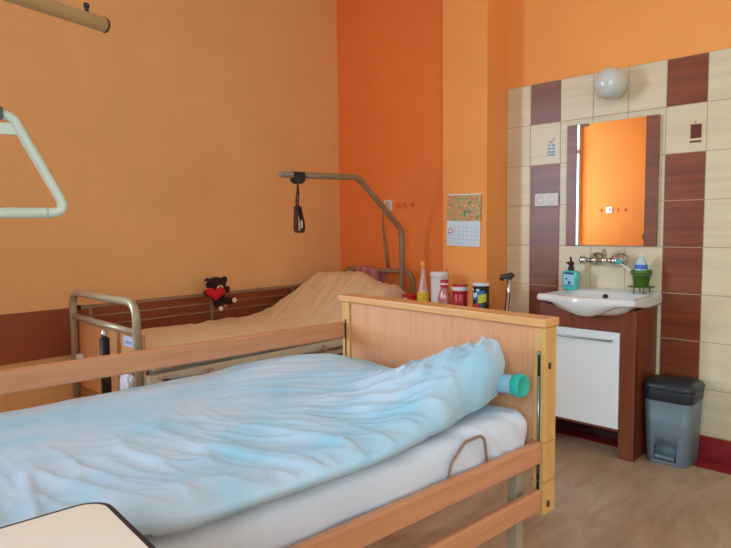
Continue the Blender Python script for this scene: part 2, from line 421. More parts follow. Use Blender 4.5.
# mattress in a white sheet
def mattress_fn(a0, a1, b0, b1, z0, z1, wr, seed=0., edge=.045, na=70, nb=150):
    """closed rounded slab: each cross section (constant b) is a rounded loop"""
    rings = []; n = 96
    for j in range(nb + 1):
        t = j / nb; bb = b0 + (b1 - b0) * t
        k = min(1., min(t, 1 - t) * (b1 - b0) / edge); sh = math.sqrt(max(0., 1 - (1 - k) ** 2)); ins = (1 - sh) * edge
        ring = []
        x0, x1, zz0, zz1 = a0 + ins, a1 - ins, z0 + ins * .7, z1 - ins
        r = max(.004, min(edge, (zz1 - zz0) / 2 - .001))
        base = []
        segs = [((x1 - r), (zz1 - r), 0), ((x0 + r), (zz1 - r), PI / 2), ((x0 + r), (zz0 + r), PI), ((x1 - r), (zz0 + r), 1.5 * PI)]
        for q, (cx, cz, a0_) in enumerate(segs):
            for m_ in range(9):
                an = a0_ + PI / 2 * m_ / 8; base.append((cx + r * math.cos(an), cz + r * math.sin(an), math.cos(an), math.sin(an)))
            cx2, cz2, a2_ = segs[(q + 1) % 4]
            e0 = base[-1]; nx, nz = math.cos(a2_), math.sin(a2_)
            e1 = (cx2 + r * math.cos(a2_), cz2 + r * math.sin(a2_))
            cnt = 30 if q in (0, 2) else 4
            for m_ in range(1, cnt):
                s_ = m_ / cnt; base.append((e0[0] + (e1[0] - e0[0]) * s_, e0[1] + (e1[1] - e0[1]) * s_, nx, nz))
        for (x, z, nx, nz) in base:
            d = wr(x, bb, z, nx, nz) if wr else 0.
            ring.append((x + nx * d, bb, z + nz * d))
        rings.append(ring)
    return rings
def sheet_wr(x, y, z, nx, nz):
    d = -.006 + .0035 * noise.noise((x * 6, y * 5, z * 6))
    k = max(0., min(1., (y - .95) / .35)) if x > -1.3 else 0.
    q = y * 1.0 - x * .9 + z * .8
    d += k * .009 * (1 - 2 * abs(noise.noise((q * 16, (y + x) * 2.5, 3)))) * (1 if nx > .3 else .8)
    d += .005 * (1 - 2 * abs(noise.noise((q * 7, (x + y) * 1.5, 9))))
    d += .004 * abs(noise.noise((x * 12 + y * 9, y * 14, z * 3 + 4)))
    return d
bed.part('mattress', MB().loft(mattress_fn(-1.872, -1.002, BF + .01, BH - .008, .558, .696, sheet_wr)), M['sheet'], label='mattress in a creased white sheet')
b = MB().tube([(-.988, 1.14, .58), (-.987, 1.155, .64), (-.988, 1.21, .682), (-.990, 1.295, .684), (-.990, 1.31, .58)], .0042, 10, bend=.035)
bed.part('mattress_retainer', b, M['strap_brown'], label='thin brown tube hoop standing at the mattress edge')

# pillow under the duvet, then duvet
def pillow_mb(ca, cb, cz, la, lb, h, rz=0.):
    def fn(u, v):
        th = 2 * PI * u; ph = PI * (v - .5)
        sx = math.copysign(abs(math.cos(th)) ** .55, math.cos(th)); sy = math.copysign(abs(math.sin(th)) ** .55, math.sin(th))
        c = max(0., math.cos(ph)) ** .6; s = math.copysign(abs(math.sin(ph)) ** 1.15, math.sin(ph))
        x, y, z = la / 2 * sx * c, lb / 2 * sy * c, h / 2 * s
        z += .006 * noise.noise((x * 9, y * 9, 3.1))
        return (ca + x * math.cos(rz) - y * math.sin(rz), cb + x * math.sin(rz) + y * math.cos(rz), cz + z)
    return MB().grid(fn, 64, 28, True)
solo('pillow', pillow_mb(-1.36, 1.35, .735, .30, .28, .070), M['sheet'], (-1.30, 1.35, .70), 'white pillow mostly covered by the pale blue duvet against the wooden end board', 'pillow', fr=FRB)
def sm(x, a, b_):
    t = max(0., min(1., (x - a) / (b_ - a))); return t * t * (3 - 2 * t)
DA0, DB0, DB1 = -1.868, -.50, 1.515
def near_edge(b_):
    e = -.982 + .004 * math.sin(b_ * 9) - .05 * (1 - sm(b_, .30, .46))
    return e + .020 - .030 * sm(b_, .85, 1.15) - .048 * sm(b_, 1.12, 1.33) - .05 * sm(b_, 1.32, 1.5)
def ridge(v, p=2.2): return max(0., 1 - 2.2 * abs(v)) ** p
def duvet_h(a, b_):
    z = .790 + .014 * math.exp(-((b_ - 1.14) / .22) ** 2) * sm(-a, 1.25, 1.6)
    z -= .026 * sm(a, -1.5, -1.1) * (1 - sm(b_, .9, 1.25))          # lower towards the front edge
    z -= .030 * math.exp(-((a + 1.46) / .15) ** 2 - ((b_ - 1.52) / .2) ** 2)   # valley by the board
    z -= .045 * sm(b_, 1.30, 1.52) * sm(-a, 1.3, 1.45)
    pk = sm(a, -1.42, -1.12) * math.exp(-abs((b_ - 1.47) / .27) ** 2.4)
    z += .108 * pk
    z -= .022 * sm(-a, 1.66, 1.85)
    x, y = a, b_
    w = noise.noise((x * 1.6 + 5, y * 1.6, 1.7))
    front = sm(a, -1.62, -1.2); mid = sm(b_, .75, 1.05)
    # folds falling towards the front hem
    q = y - .28 * x + .16 * w
    lowf = sm(a, -1.5, -1.1)
    f1 = noise.noise((x * 3.2, q * 9.5, 2.)); f2 = noise.noise((x * 5 + 8, q * 19, 7.))
    z += (1 - .6 * mid) * ((.08 + .92 * lowf) * (.013 * ridge(f1, 2.4) + .008 * ridge(f2, 2.)) - .004)
    # folds running along the bed over the middle
    q2 = x - .62 * y + .10 * w
    f3 = noise.noise((q2 * 10, y * 2.4, 4.)); f4 = noise.noise((q2 * 20, y * 5, 14.))
    z += (.25 + .75 * mid) * (.35 + .65 * front) * (1 - .7 * sm(b_, 1.2, 1.35)) * (.013 * ridge(f3) + .007 * ridge(f4) - .004)
    z += .009 * noise.noise((x * 4.2, y * 4.2, 11.))
    # gathers at the bunched end
    q3 = y * .55 + x * 1.0
    f5 = noise.noise((q3 * 17, (y - x) * 3.0, 21.)); f6 = noise.noise((q3 * 30, (y - x) * 6, 31.))
    z += sm(b_, 1.12, 1.30) * sm(a, -1.42, -1.22) * (.016 * ridge(f5, 1.8) + .008 * ridge(f6, 1.6) - .006)
    return z
def duvet_fn(u, v):
    """u runs across over the top and back along the underside"""
    b_ = DB0 + (DB1 - DB0) * v
    eb = min(v, 1 - v) * (DB1 - DB0); ke = min(1., eb / .05); he = math.sqrt(max(0., 1 - (1 - ke) ** 2))
    n1 = near_edge(b_) - (1 - he) * .03; a0 = DA0 + (1 - he) * .03
    low = .708
    if u < .8:
        t = u / .8; th = t
        a = a0 + (n1 - a0) * t
        # concentrate samples and round the rim
        e = min(t, 1 - t) * (n1 - a0); k = min(1., e / .055); h = math.sqrt(max(0., 1 - (1 - k) ** 2)) ** .9
        top = duvet_h(a, b_)
        z = low + .022 + (top - low - .022) * h * (.25 + .75 * he)
        oh = .040 * sm(b_, 1.22, 1.42) * sm(t, .5, 1.) * max(0., min(1., (z - .735) / .10)) + .012 * (1 - h) * 0
        puff = .010 * math.sin(PI * max(0., min(1., (z - .70) / .07))) * (1 if t > .5 else -1) * (1 if k < 1 else 0)
        return (a + oh + puff, b_, z)
    t = (u - .8) / .2
    a = n1 + (a0 - n1) * t
    d = math.sin(PI * t) ** .3
    bump = .072 * math.exp(-abs((a + 1.36) / .19) ** 4 - abs((b_ - 1.36) / .18) ** 4)
    return (a, b_, min(low + .022 - (.019 + (.016 if a > -1.0 else 0)) * d + bump, duvet_h(a, b_) - .012))
duvet = solo('duvet', MB().grid(duvet_fn, 330, 300, True), M['duvet'], (-1.44, .5, .70), 'pale blue crumpled duvet spread over the front bed, bunched up at the wooden end board', 'duvet', fr=FRB)

# urine bottle lying on the pillow against the board
bt = Thing('bottle', (-1.06, 1.47, .74), 'frosted plastic bottle with teal cap poking out beside the pale blue duvet', 'bottle', None, FRB)
ax = Matrix.Rotation(PI / 2 - .08, 4, 'Y')
bt.part('bottle_body', MB().lathe([(0, -.16), (.026, -.16), (.029, -.15), (.029, -.05), (.0275, -.047), (.0275, -.03), (.029, -.027), (.029, .04), (.026, .05), (.026, .055), (0, .055)], (-1.070, 1.485, .774), 28, ax), M['tube_plastic'])
bt.part('cap', MB().lathe([(0, .05), (.0335, .05), (.0345, .054), (.0345, .072), (.032, .076), (.027, .0765), (.025, .074), (0, .074)], (-1.070, 1.485, .774), 28, ax), M['teal'])

# ------------------------------------------------------------------ lifting pole over the near bed
arm = Thing('lifting_pole', (-1.245, -.60, 0), 'pale beige lifting pole whose arm enters at the upper left corner of the picture', 'lifting pole', 'lifting poles')
hE = 1.72; PE = Vector((-1.4329, .6266, hE)); PS = PE + Vector((.2538, -.9673, 0)) * 1.22
dirv = (PE - PS).normalized()
arm.base = Vector((PS.x, PS.y, 0)); arm.o.location = arm.base
arm.part('arm', MB().tube([(PS.x, PS.y, .02), (PS.x, PS.y, 1.45), PS + dirv * .28, PE], .0165, 20, bend=.12), M['arm_beige'])
arm.part('end_cap', MB().tube([PE - dirv * .001, PE + dirv * .004], .0170, 20), M['leather'], label='dark red end cap')
Bv = PE - dirv * .045
arm.part('stop_pin', MB().tube([Bv + Vector((0, 0, .015)), Bv + Vector((0, 0, .030))], .005, 10).ball(Bv + Vector((0, 0, .030)), .007), M['black'])
arm.part('foot_plate', MB().lathe([(0, 0), (.09, 0), (.09, .008), (.03, .02), (.02, .05), (0, .05)], (PS.x, PS.y, 0), 24), M['cool_metal'])
# trapeze
TC = PS + dirv * ((PE - PS).length * .80)
view = Vector((TC.x, TC.y, 0)).normalized(); side = Vector((view.y, -view.x, 0))   # side -> to the right as seen
def TP(s, z): return Vector((TC.x, TC.y, 0)) + side * s + Vector((0, 0, z))
TC = Vector((-1.3755, .397, 0)); view = TC.normalized(); side = Vector((view.y, -view.x, 0))
tz = Thing('trapeze_handle', (TC.x, TC.y, 1.27), 'off-white triangular grab handle hanging at the left edge of the picture', 'grab handle', 'grab handles')
apx = -.020
tz.part('handle_bar', MB().tube([TP(apx, 1.482), TP(apx + .030, 1.474), TP(.103, 1.283), TP(apx * 2 - .103, 1.283), TP(apx - .030, 1.474)], .0100, 16, closed=True, bend=.022), M['trapeze'])
gr = MB()
gr.tube([TP(apx - .085 + .0085 * k, 1.283) for k in range(21)], .0125, 14, radii=[.0112 if k % 2 else .0103 for k in range(21)])
tz.part('grip', gr, M['trapeze'])
def flat(pts, half, y=None):
    m = MB(); m.loft([[p - view * half for p in pts], [p + view * half for p in pts]], smooth=False); return m
tz.part('web_plate', flat([TP(apx - .03, 1.462), TP(apx + .03, 1.462), TP(apx + .037, 1.440), TP(apx - .037, 1.440)], .004), M['trapeze'])
tz.part('strap_buckle', flat([TP(apx - .014, 1.470), TP(apx + .013, 1.470), TP(apx + .013, 1.492), TP(apx - .014, 1.492)], .015), M['dark'])
tz.part('strap', flat([TP(apx - .015, 1.49), TP(apx + .009, 1.49), TP(apx + .006, 1.70), TP(apx - .012, 1.70)], .002), M['cool_metal'])
tz.part('strap_loop', MB().tube([Vector((TC.x, TC.y, 1.72)) + side * apx - dirv * .012, Vector((TC.x, TC.y, 1.72)) + side * apx + dirv * .012], .0215, 20), M['dark'])

# ------------------------------------------------------------------ bedside cabinet in the corner of the picture
cb = Thing('bedside_cabinet', (-.66, .11, 0), 'cream-topped bedside cabinet with dark navy rim, cut off by the lower left corner', 'bedside cabinet', None, FRB)
cx1, cy1 = -.915, .268   # outer corner in bed frame
def slab(x0, x1, y0, y1, z0, z1, r): return MB().loft([rrect(x0, x1, y0, y1, z0, r, 10), rrect(x0, x1, y0, y1, z1, r, 10)], smooth=False)
cbx0, cbx1, cby0, cby1 = -.912, -.44, -.25, .281
cb.part('edge_trim', slab(cbx0, cbx1, cby0, cby1, .826, .8505, .04), M['navy'], label='dark navy rim')
cb.part('top', slab(cbx0 + .0075, cbx1 - .0075, cby0 + .0075, cby1 - .0075, .83, .8515, .0325), M['table_top'])
cb.part('body', MB().box(cbx0 + .03, cbx1 - .03, cby0 + .02, cby1 - .03, .09, .826, .004), M['beech'])
for z0, z1, nm in ((.66, .80, 'drawer'), (.12, .65, 'door')):
    d = cb.part(nm, MB().box(cbx1 - .032, cbx1 - .012, cby0 + .03, cby1 - .04, z0, z1, .003), M['beech'])
    cb.part('handle', MB().tube([(cbx1 - .012, -.0, z1 - .04), (cbx1 + .010, -.0, z1 - .04), (cbx1 + .010, .13, z1 - .04), (cbx1 - .012, .13, z1 - .04)], .005, 10, bend=.01), M['steel'], d)
for a in (cbx0 + .06, cbx1 - .06):
    for bb in (cby0 + .05, cby1 - .06):
        cb.part('caster', MB().lathe([(0, -.012), (.03, -.012), (.034, -.006), (.034, .006), (.03, .012), (0, .012)], (a, bb, .035), 18, Matrix.Rotation(PI / 2, 4, 'Y')).box(a - .008, a + .008, bb - .008, bb + .008, .03, .10, .002), M['dark'])

# ------------------------------------------------------------------ far bed
FX0, FX1, FY0, FY1 = -3.535, -2.76, 1.30, 3.41
fb = Thing('hospital_bed', ((FX0 + FX1) / 2, (FY0 + FY1) / 2, 0), 'far hospital bed along the left wall, with beige tubular ends and raised head section', 'bed', 'beds')
def hoop(y, z0, zt, xl, xr): return MB().tube([(xl, y, z0), (xl, y, zt), (xr, y, zt), (xr, y, z0)], .0195, 18, bend=.085)
hoop1 = fb.part('foot_frame', hoop(FY0, .30, .900, FX0, FX1).tube([(FX0, FY0, .765), (FX1, FY0, .755)], .0165, 16), M['cool_metal'])
fb.part('foot_panel', MB().box(FX0 + .0, FX1 - .0, FY0 + .024, FY0 + .042, .36, .738, .003), M['foot_wood'], hoop1)
tg = fb.part('name_tag', MB().box(-2.955, -2.835, FY0 + .0200, FY0 + .0245, .668, .718, .001), M['sign_blue'], hoop1, 'small pale blue-white tag')
b = MB()
for z in (.692, .684): b.box(-2.93, -2.86, FY0 + .0190, FY0 + .0201, z, z + .0035)
fb.part('tag_print', b, M['label_blue'], hoop1)
st = fb.part('lift_strut', MB().tube([(-3.040, FY0 - .038, .30), (-3.040, FY0 - .038, .705)], .024, 18), M['black'], label='black lifting column')
fb.part('strut_rod', MB().tube([(-3.040, FY0 - .038, .70), (-3.040, FY0 - .038, .745)], .014, 16), M['chrome'], st)
fb.part('latch', MB().loft([[(-3.50, FY0 - .015, .50), (-3.44, FY0 - .015, .50), (-3.485, FY0 - .015, .555)], [(-3.50, FY0 + .02, .50), (-3.44, FY0 + .02, .50), (-3.485, FY0 + .02, .555)]], False), M['white_plastic'])
hoop2 = fb.part('head_frame', hoop(FY1, .30, .915, FX0 + .03, FX1 - .035).tube([(FX0 + .03, FY1, .70), (FX1 - .035, FY1, .70)], .0165, 16), M['pole_metal'])
# rails
r1 = fb.part('side_rail', MB().box(-3.585, -3.567, FY0 + .05, 3.02, .795, .815, .004), M['pole_metal'], label='wall-side guard rail, raised')
for z in (.745, .688): fb.part('rail_bar', MB().tube([(-3.576, FY0 + .06, z), (-3.576, 3.0, z)], .0048, 10), M['pole_metal'], r1)
for y in (FY0 + .11, 2.215, 2.92): fb.part('rail_post', MB().box(-3.584, -3.568, y - .010, y + .010, .50, .805, .003), M['pole_metal'], r1)
for y in (FY0 + .04, 3.015): fb.part('rail_end', MB().box(-3.588, -3.564, y, y + .016, .792, .818, .003), M['black'], r1)
r2 = fb.part('side_rail', MB().tube([(-2.700, 1.45, .50), (-2.700, 3.2, .50)], .009, 12), M['steel'], label='room-side guard rail, folded down')
for z in (.455, .41): fb.part('rail_bar', MB().tube([(-2.700, 1.45, z), (-2.700, 3.2, z)], .009, 12), M['steel'], r2)
for y in (1.66, 2.45, 3.1): fb.part('rail_post', MB().box(-2.712, -2.692, y - .015, y + .015, .39, .53, .003), M['cool_metal'], r2)
for y, z in ((1.42, .46), (1.415, .508), (2.02, .505), (2.05, .475), (3.05, .50)): fb.part('rail_knob', MB().tube([(-2.712, y, z), (-2.672, y, z)], .0135, 12), M['black'], r2)
fb.part('bed_frame', MB().box(-2.76, -2.725, FY0 + .02, FY1 - .05, .40, .545, .004).box(-3.54, -3.505, FY0 + .02, FY1 - .05, .44, .545, .004).box(-3.52, -2.74, FY0 + .05, FY1 - .05, .49, .52), M['frame_beige'])
fb.part('frame_brace', MB().tube([(-2.715, 1.37, .53), (-2.715, 1.9, .46), (-2.715, 2.3, .45)], .008, 10), M['cool_metal'])
fb.part('frame_plate', MB().box(-2.722, -2.71, 1.325, 1.40, .43, .545, .003), M['frame_beige'])
for x in (-3.44, -2.86):
    for y in (FY0 + .12, FY1 - .12):
        l = fb.part('leg', MB().box(x - .02, x + .02, y - .02, y + .02, .09, .5, .004), M['cool_metal'])
        fb.part('caster', MB().lathe([(0, -.015), (.04, -.015), (.045, -.008), (.045, .008), (.04, .015), (0, .015)], (x, y, .046), 20, Matrix.Rotation(PI / 2, 4, 'Y')), M['dark'], l)
fb.part('mattress', MB().loft(mattress_fn(-3.51, -2.775, FY0 + .06, FY1 - .03, .522, .60, None)), M['sheet'])
# cream blanket over mattress and raised back section
def far_top(x, y):
    """height of the blanket surface: flat, then climbing to the pillow"""
    t = (x + 3.54) / .8     # 0 wall side, 1 room side
    base = .632 + .008 * noise.noise((x * 3, y * 3, 5))
    up = .262 * sm(y, 2.50, 3.16) if y < 9 else 0
    lin_ = max(0., min(1., (y - 2.50) / .68)); up = .262 * (.55 * lin_ + .45 * lin_ * lin_ * (3 - 2 * lin_))
    up *= 1 - .30 * sm(t, .35, .95)
    up -= .06 * sm(y, 3.26, 3.37)
    w = .007 * (1 - 2 * abs(noise.noise((x * 7 + y * 3, y * 3 - x * 2, 3)))) + .005 * noise.noise((x * 14, y * 9, 1))
    w += .020 * (ridge(noise.noise(((x * .9 + y * .45) * 8, y * 1.3, 9)), 1.6) - .3) * sm(y, 2.4, 2.8)
    w += .010 * (ridge(noise.noise(((x * .9 + y * .35) * 17, y * 2.3, 19)), 1.6) - .3)
    return base + up + w
def far_fn(u, v):
    y = FY0 + .055 + (3.375 - FY0 - .055) * v
    ke = min(1., min(v, 1 - v) * 2.0 / .05); he = math.sqrt(max(0., 1 - (1 - ke) ** 2))
    x0, x1 = -3.545, -2.722 - .03 * sm(y, 2.6, 3.2)
    low = .566 + .010 * noise.noise((0, y * 6, 2))
    hiup = far_top((x0 + x1) / 2, y)
    low2 = low + max(0, hiup - .72) * .55
    if u < .8:
        t = u / .8; x = x0 + (x1 - x0) * t
        e = min(t, 1 - t) * (x1 - x0); k = min(1., e / .05); h = math.sqrt(max(0., 1 - (1 - k) ** 2))
        z = low2 + (far_top(x, y) - low2) * h * (.2 + .8 * he)
        return (x, y, z)
    t = (u - .8) / .2
    q = min(1., min(t, 1 - t) / .05)
    return (x1 + (x0 - x1) * t, y, low2 + (max(.606, low2) - low2) * q + .001)
solo('blanket', MB().grid(far_fn, 130, 170, True), M['cream_cloth'], (-3.13, 2.3, .6), 'cream bed cover draped over the mattress and raised pillow of the far bed', 'bed cover')
solo('crumpled_sheet', MB().grid(lambda u, v: (lambda d, r: (-2.875 + d.x * .065 * r, FY0 - .005 + d.y * .022 * r, .475 + d.z * .085 * r))(Vector((math.cos(2 * PI * u) * math.sin(PI * v), math.sin(2 * PI * u) * math.sin(PI * v), math.cos(PI * v))), 1 + .35 * noise.noise((math.cos(2 * PI * u) * 2 * math.sin(PI * v), math.sin(2 * PI * u) * 2 * math.sin(PI * v), 3 * v))), 48, 30, True), M['sheet'], (-2.875, FY0, .40), 'bunched white cloth hung between black column and foot post of the far bed', 'cloth')
# lifting pole of the far bed and its handle
px, py = -2.80, 3.295
lp = Thing('lifting_pole', (px, py, .25), 'brownish bent lifting pole standing at the head of the far bed', 'lifting pole', 'lifting poles')
lp.part('pole', MB().tube([(px, py, .25), (px, py, 1.226), (px, 2.855, 1.572), (px, 2.215, 1.556)], .0195, 20, bend=.13), M['pole_metal'])
lp.part('end_cap', MB().tube([(px, 2.216, 1.556), (px, 2.210, 1.556)], .020, 20), M['strap_brown'])
hy = 2.345
gh = Thing('grab_strap', (px, hy, 1.23), 'dark brown hand strap hanging from a black clamp on the far lifting pole', 'grab strap', 'grab handles')
b = MB().box(px - .022, px + .022, hy - .045, hy + .045, 1.552, 1.578, .006)
b.loft([[(px + s, hy - .045, 1.56), (px + s, hy + .045, 1.56), (px + s, hy + .040, 1.525), (px + s, hy + .02, 1.508), (px + s, hy - .02, 1.508), (px + s, hy - .040, 1.525)] for s in (-.021, .021)], False)
gh.part('clamp', b, M['black'])
gh.part('cord', MB().tube([(px, hy, 1.515), (px, hy - .006, 1.46), (px, hy - .016, 1.40), (px, hy - .008, 1.36)], .005, 8).tube([(px, hy, 1.515), (px, hy + .006, 1.45), (px, hy + .0, 1.38)], .004, 8).ball((px, hy - .002, 1.455), .009).ball((px, hy - .014, 1.41), .008), M['leather'])
lo = MB()
def ribbon(pts, w, th):
    P = fillet([Vector(p) for p in pts], .02, True); N = len(P); rings = []
    m = bmesh.new(); R = []
    for i, p in enumerate(P):
        d = (P[(i + 1) % N] - P[i - 1]).normalized(); nrm = Vector((1, 0, 0)); o = d.cross(nrm).normalized()
        R.append([m.verts.new(p + nrm * sx * w / 2 + o * so * th / 2) for sx, so in ((-1, -1), (1, -1), (1, 1), (-1, 1))])
    for i in range(N):
        for k in range(4): m.faces.new((R[i][k], R[i][(k + 1) % 4], R[(i + 1) % N][(k + 1) % 4], R[(i + 1) % N][k]))
    bmesh.ops.recalc_face_normals(m, faces=m.faces); return m
rb = MB(); rb._merge(ribbon([(px, hy - .016, 1.375), (px, hy + .006, 1.37), (px, hy + .032, 1.27), (px, hy + .032, 1.222), (px, hy - .022, 1.222), (px, hy - .020, 1.30)], .03, .012))
gh.part('strap', rb, M['leather'])
gh.part('strap_label', MB().box(px + .0155, px + .0175, hy + .004, hy + .016, 1.245, 1.29).xf(Matrix.Identity(4)), M['label_white'])

# towel over the head frame
def towel_fn(u, v):
    x = -3.335 + .235 * u * 1.0 + .01 * math.sin(v * 9)
    # v wraps over the tube from front to back
    s = (v - .45) * .24
    r = .029
    if abs(s) < r * PI / 2: a = s / r; y = FY1 - r * math.sin(-a) * 1; z = .915 + r * math.cos(a)
    else: sg = 1 if s > 0 else -1; y = FY1 + sg * r; z = .915 - (abs(s) - r * PI / 2)
    f = .010 * math.sin(u * 17 + v * 3) + .008 * noise.noise((u * 5, v * 5, 2))
    z += .010 * noise.noise((u * 4, 0, 7)) - .018 * u
    return (x, y + (f if s < 0 else -abs(f) * .2), z)
tw = solo('towel', MB().grid(towel_fn, 60, 50), M['pink_cloth'], (-3.21, FY1, .86), 'dusty pink towel hung over the head frame of the far bed', 'towel')
so = tw.modifiers.new('s', 'SOLIDIFY'); so.thickness = .006; so.offset = 0

# teddy bear sitting on the wall-side rail
bx_, by_, bz = -3.50, 2.215, .845
bear = Thing('teddy_bear', (bx_, by_, .76), 'small dark brown teddy bear holding a red heart, sitting at the wall-side rail', 'teddy bear')
def fur(o_mb, amp=.004):
    for v in o_mb.bm.verts:
        n = v.normal if v.normal.length > 0 else Vector((0, 0, 1)); v.co += n * amp * noise.noise(v.co * 70)
    return o_mb
def bearpart(name, mb, mat, parent=None):
    mb.bm.normal_update(); return bear.part(name, fur(mb), mat, parent)
vb = Vector((.84, -.54, 0)); sd = Vector((.54, .84, 0))   # facing, to its image right
C0 = Vector((bx_, by_, -.014))
def BP(s, f, z): return C0 + sd * s + vb * f + Vector((0, 0, z))
blob = MB()
blob.ball(BP(0, 0, .822), .052, (1, 1, 1.1)); blob.ball(BP(-.008, 0, .892), .060, (1.0, 1.15, .80))
blob.tube([BP(-.04, 0, .85), BP(-.075, .02, .84), BP(-.06, .04, .825)], .018, 12, radii=[.02, .019, .017])
blob.tube([BP(.04, 0, .85), BP(.068, .015, .86), BP(.062, .03, .84)], .018, 12, radii=[.02, .019, .017])
blob.tube([BP(-.01, .03, .785), BP(.01, .06, .755), BP(.018, .085, .742)], .02, 12, radii=[.026, .024, .02])
blob.tube([BP(.03, .02, .79), BP(.075, .04, .78), BP(.10, .055, .785)], .02, 12, radii=[.026, .024, .02])
body = bear.part('body', blob, M['bear_fur'])
rm = body.modifiers.new('r', 'REMESH'); rm.mode = 'VOXEL'; rm.voxel_size = .004; rm.use_smooth_shade = True
bearpart('ear', MB().ball(BP(-.062, 0, .912), .022, (1, .9, 1)), M['bear_fur'])
bearpart('ear', MB().ball(BP(.046, 0, .922), .022, (1, .9, 1)), M['bear_fur'])
e1 = bear.part('ear_lining', MB().ball(BP(-.068, .018, .907), .009), M['pad_white'])
mz = bear.part('muzzle', MB().ball(BP(.018, .044, .875), .021, (1.1, 1.1, .72)), M['pad_white'])
bear.part('nose', MB().ball(BP(.022, .065, .878), .0075, (1.2, 1.2, .8)), M['leather'], mz)
bear.part('eye', MB().ball(BP(-.006, .052, .895), .005), M['black']); bear.part('eye', MB().ball(BP(.036, .048, .895), .005), M['black'])
hp = []
for k in range(28):
    t = 2 * PI * k / 28; hx = 16 * math.sin(t) ** 3; hz = 13 * math.cos(t) - 5 * math.cos(2 * t) - 2 * math.cos(3 * t) - math.cos(4 * t)
    hp.append((hx / 16 * .066, hz / 16 * .052))
hr = [[BP(-.012 + x * s, f, .837 + z * s) for x, z in hp] for s, f in ((.75, .045), (.97, .053), (1, .062), (.93, .072), (.7, .080), (.3, .083))]
bear.part('heart', MB().loft(hr), M['red_felt'], label='red heart')
bear.part('foot_pad', MB().ball(BP(.021, .098, .738), .0165, (1, 1, 1)), M['pad_white']); bear.part('foot_pad', MB().ball(BP(.110, .062, .787), .0165), M['pad_white'])
bear.part('tail', MB().ball(BP(.052, .06, .748), .012), M['strap_brown'])

# ------------------------------------------------------------------ cabinet against the pilaster with groceries
c2 = Thing('bedside_cabinet', (-2.28, 3.05, 0), 'low wooden bedside cabinet behind the headboard, carrying jars and bottles', 'bedside cabinet')
c2.part('body', MB().box(-2.60, -1.97, 2.88, 3.262, .06, .70, .003), M['beech'])
c2.part('top', MB().box(-2.62, -1.95, 2.86, 3.268, .70, .72, .004), M['shelf_wood'])
for z0, z1, nm in ((.54, .68, 'drawer'), (.09, .53, 'door')):
    d = c2.part(nm, MB().box(-2.58, -1.99, 2.862, 2.88, z0, z1, .003), M['beech'])
    c2.part('handle', MB().tube([(-2.35, 2.862, z1 - .04), (-2.35, 2.84, z1 - .04), (-2.22, 2.84, z1 - .04), (-2.22, 2.862, z1 - .04)], .005, 10, bend=.01), M['steel'], d)
for x in (-2.56, -2.01):
    for y in (2.92, 3.22): c2.part('leg', MB().lathe([(0, 0), (.018, 0), (.022, .06), (0, .06)], (x, y, 0), 14), M['dark'])
GZ = .7202
def gx(u_x, y, yref=3.1): return u_x * y / yref
bo = Thing('bottle', (-2.455, 3.1, GZ), 'tall clear bottle with orange-yellow cap and yellow label, behind the headboard', 'bottle')
bo.part('bottle_body', MB().lathe([(0, 0), (.036, 0), (.038, .006), (.038, .10), (.030, .125), (.020, .165), (.0145, .21), (.0130, .265), (0, .265)], (-2.455, 3.1, GZ), 24), M['clear'])
bo.part('cap', MB().lathe([(0, .262), (.016, .262), (.0165, .27), (.0165, .288), (.010, .298), (0, .299)], (-2.455, 3.1, GZ), 20), M['orange_cap'])
bo.part('label', MB().lathe([(.0385, .02), (.0392, .022), (.0392, .098), (.0385, .10)], (-2.455, 3.1, GZ), 24), M['yellow'])
bo.part('contents', MB().lathe([(0, .004), (.034, .004), (.034, .09), (0, .09)], (-2.455, 3.1, GZ), 20), M['jar_red'])
rl = Thing('plastic_tub', (-2.345, 3.13, GZ), 'tall white cylindrical plastic tub beside the clear bottle', 'tub')
rl.part('body', MB().lathe([(0, 0), (.050, 0), (.053, .01), (.056, .205), (0, .205)], (-2.345, 3.13, GZ), 30), M['white_plastic'])
rl.part('lid', MB().lathe([(0, .202), (.058, .202), (.059, .208), (.059, .228), (.056, .234), (0, .235)], (-2.345, 3.13, GZ), 30), M['white_plastic'])
kb = Thing('sauce_bottle', (-2.222, 3.02, GZ), 'small clear bottle with red cap and red wrapper, in front of the white tub', 'bottle')
kx, ky = -2.224, 3.02
kb.part('bottle_body', MB().lathe([(0, 0), (.036, 0), (.039, .01), (.039, .08), (.034, .11), (.021, .145), (.018, .165), (0, .165)], (kx, ky, GZ), 24), M['wrap'])
kb.part('contents', MB().lathe([(0, .004), (.033, .004), (.033, .07), (.028, .1), (.016, .13), (0, .13)], (kx, ky, GZ), 20), M['jar_red'])
kb.part('cap', MB().lathe([(0, .150), (.024, .150), (.025, .155), (.025, .192), (.022, .198), (0, .198)], (kx, ky, GZ), 24), M['red_plastic'])
kb.part('label', MB().lathe([(.0255, .166), (.0260, .167), (.0260, .176), (.0255, .177)], (kx, ky, GZ), 24), M['white_plastic'])
rj = Thing('jar', (-2.11, 3.05, GZ), 'red-lidded jar with dark red contents between bottle and black-blue jar', 'jar')
jx, jy = -2.130, 3.05
rj.part('jar_body', MB().lathe([(0, 0), (.043, 0), (.046, .008), (.046, .115), (.038, .128), (0, .128)], (jx, jy, GZ), 28), M['jar_red'])
rj.part('lid', MB().lathe([(0, .120), (.048, .120), (.050, .124), (.050, .166), (.047, .170), (0, .170)], (jx, jy, GZ), 28), M['red_plastic'])
rj.part('label', MB().lathe([(.0508, .135), (.0512, .136), (.0512, .158), (.0508, .159)], (jx, jy, GZ), 28), M['white_plastic'])
b = MB()
for a in (-.7, -.1, .4): 
    an = -1.0 + a
    b.box(jx + .0475 * math.cos(an) - .006, jx + .0475 * math.cos(an) + .006, jx + .0475 * math.sin(an) - .004, jx + .0475 * math.sin(an) + .002, GZ + .04, GZ + .10, .002)
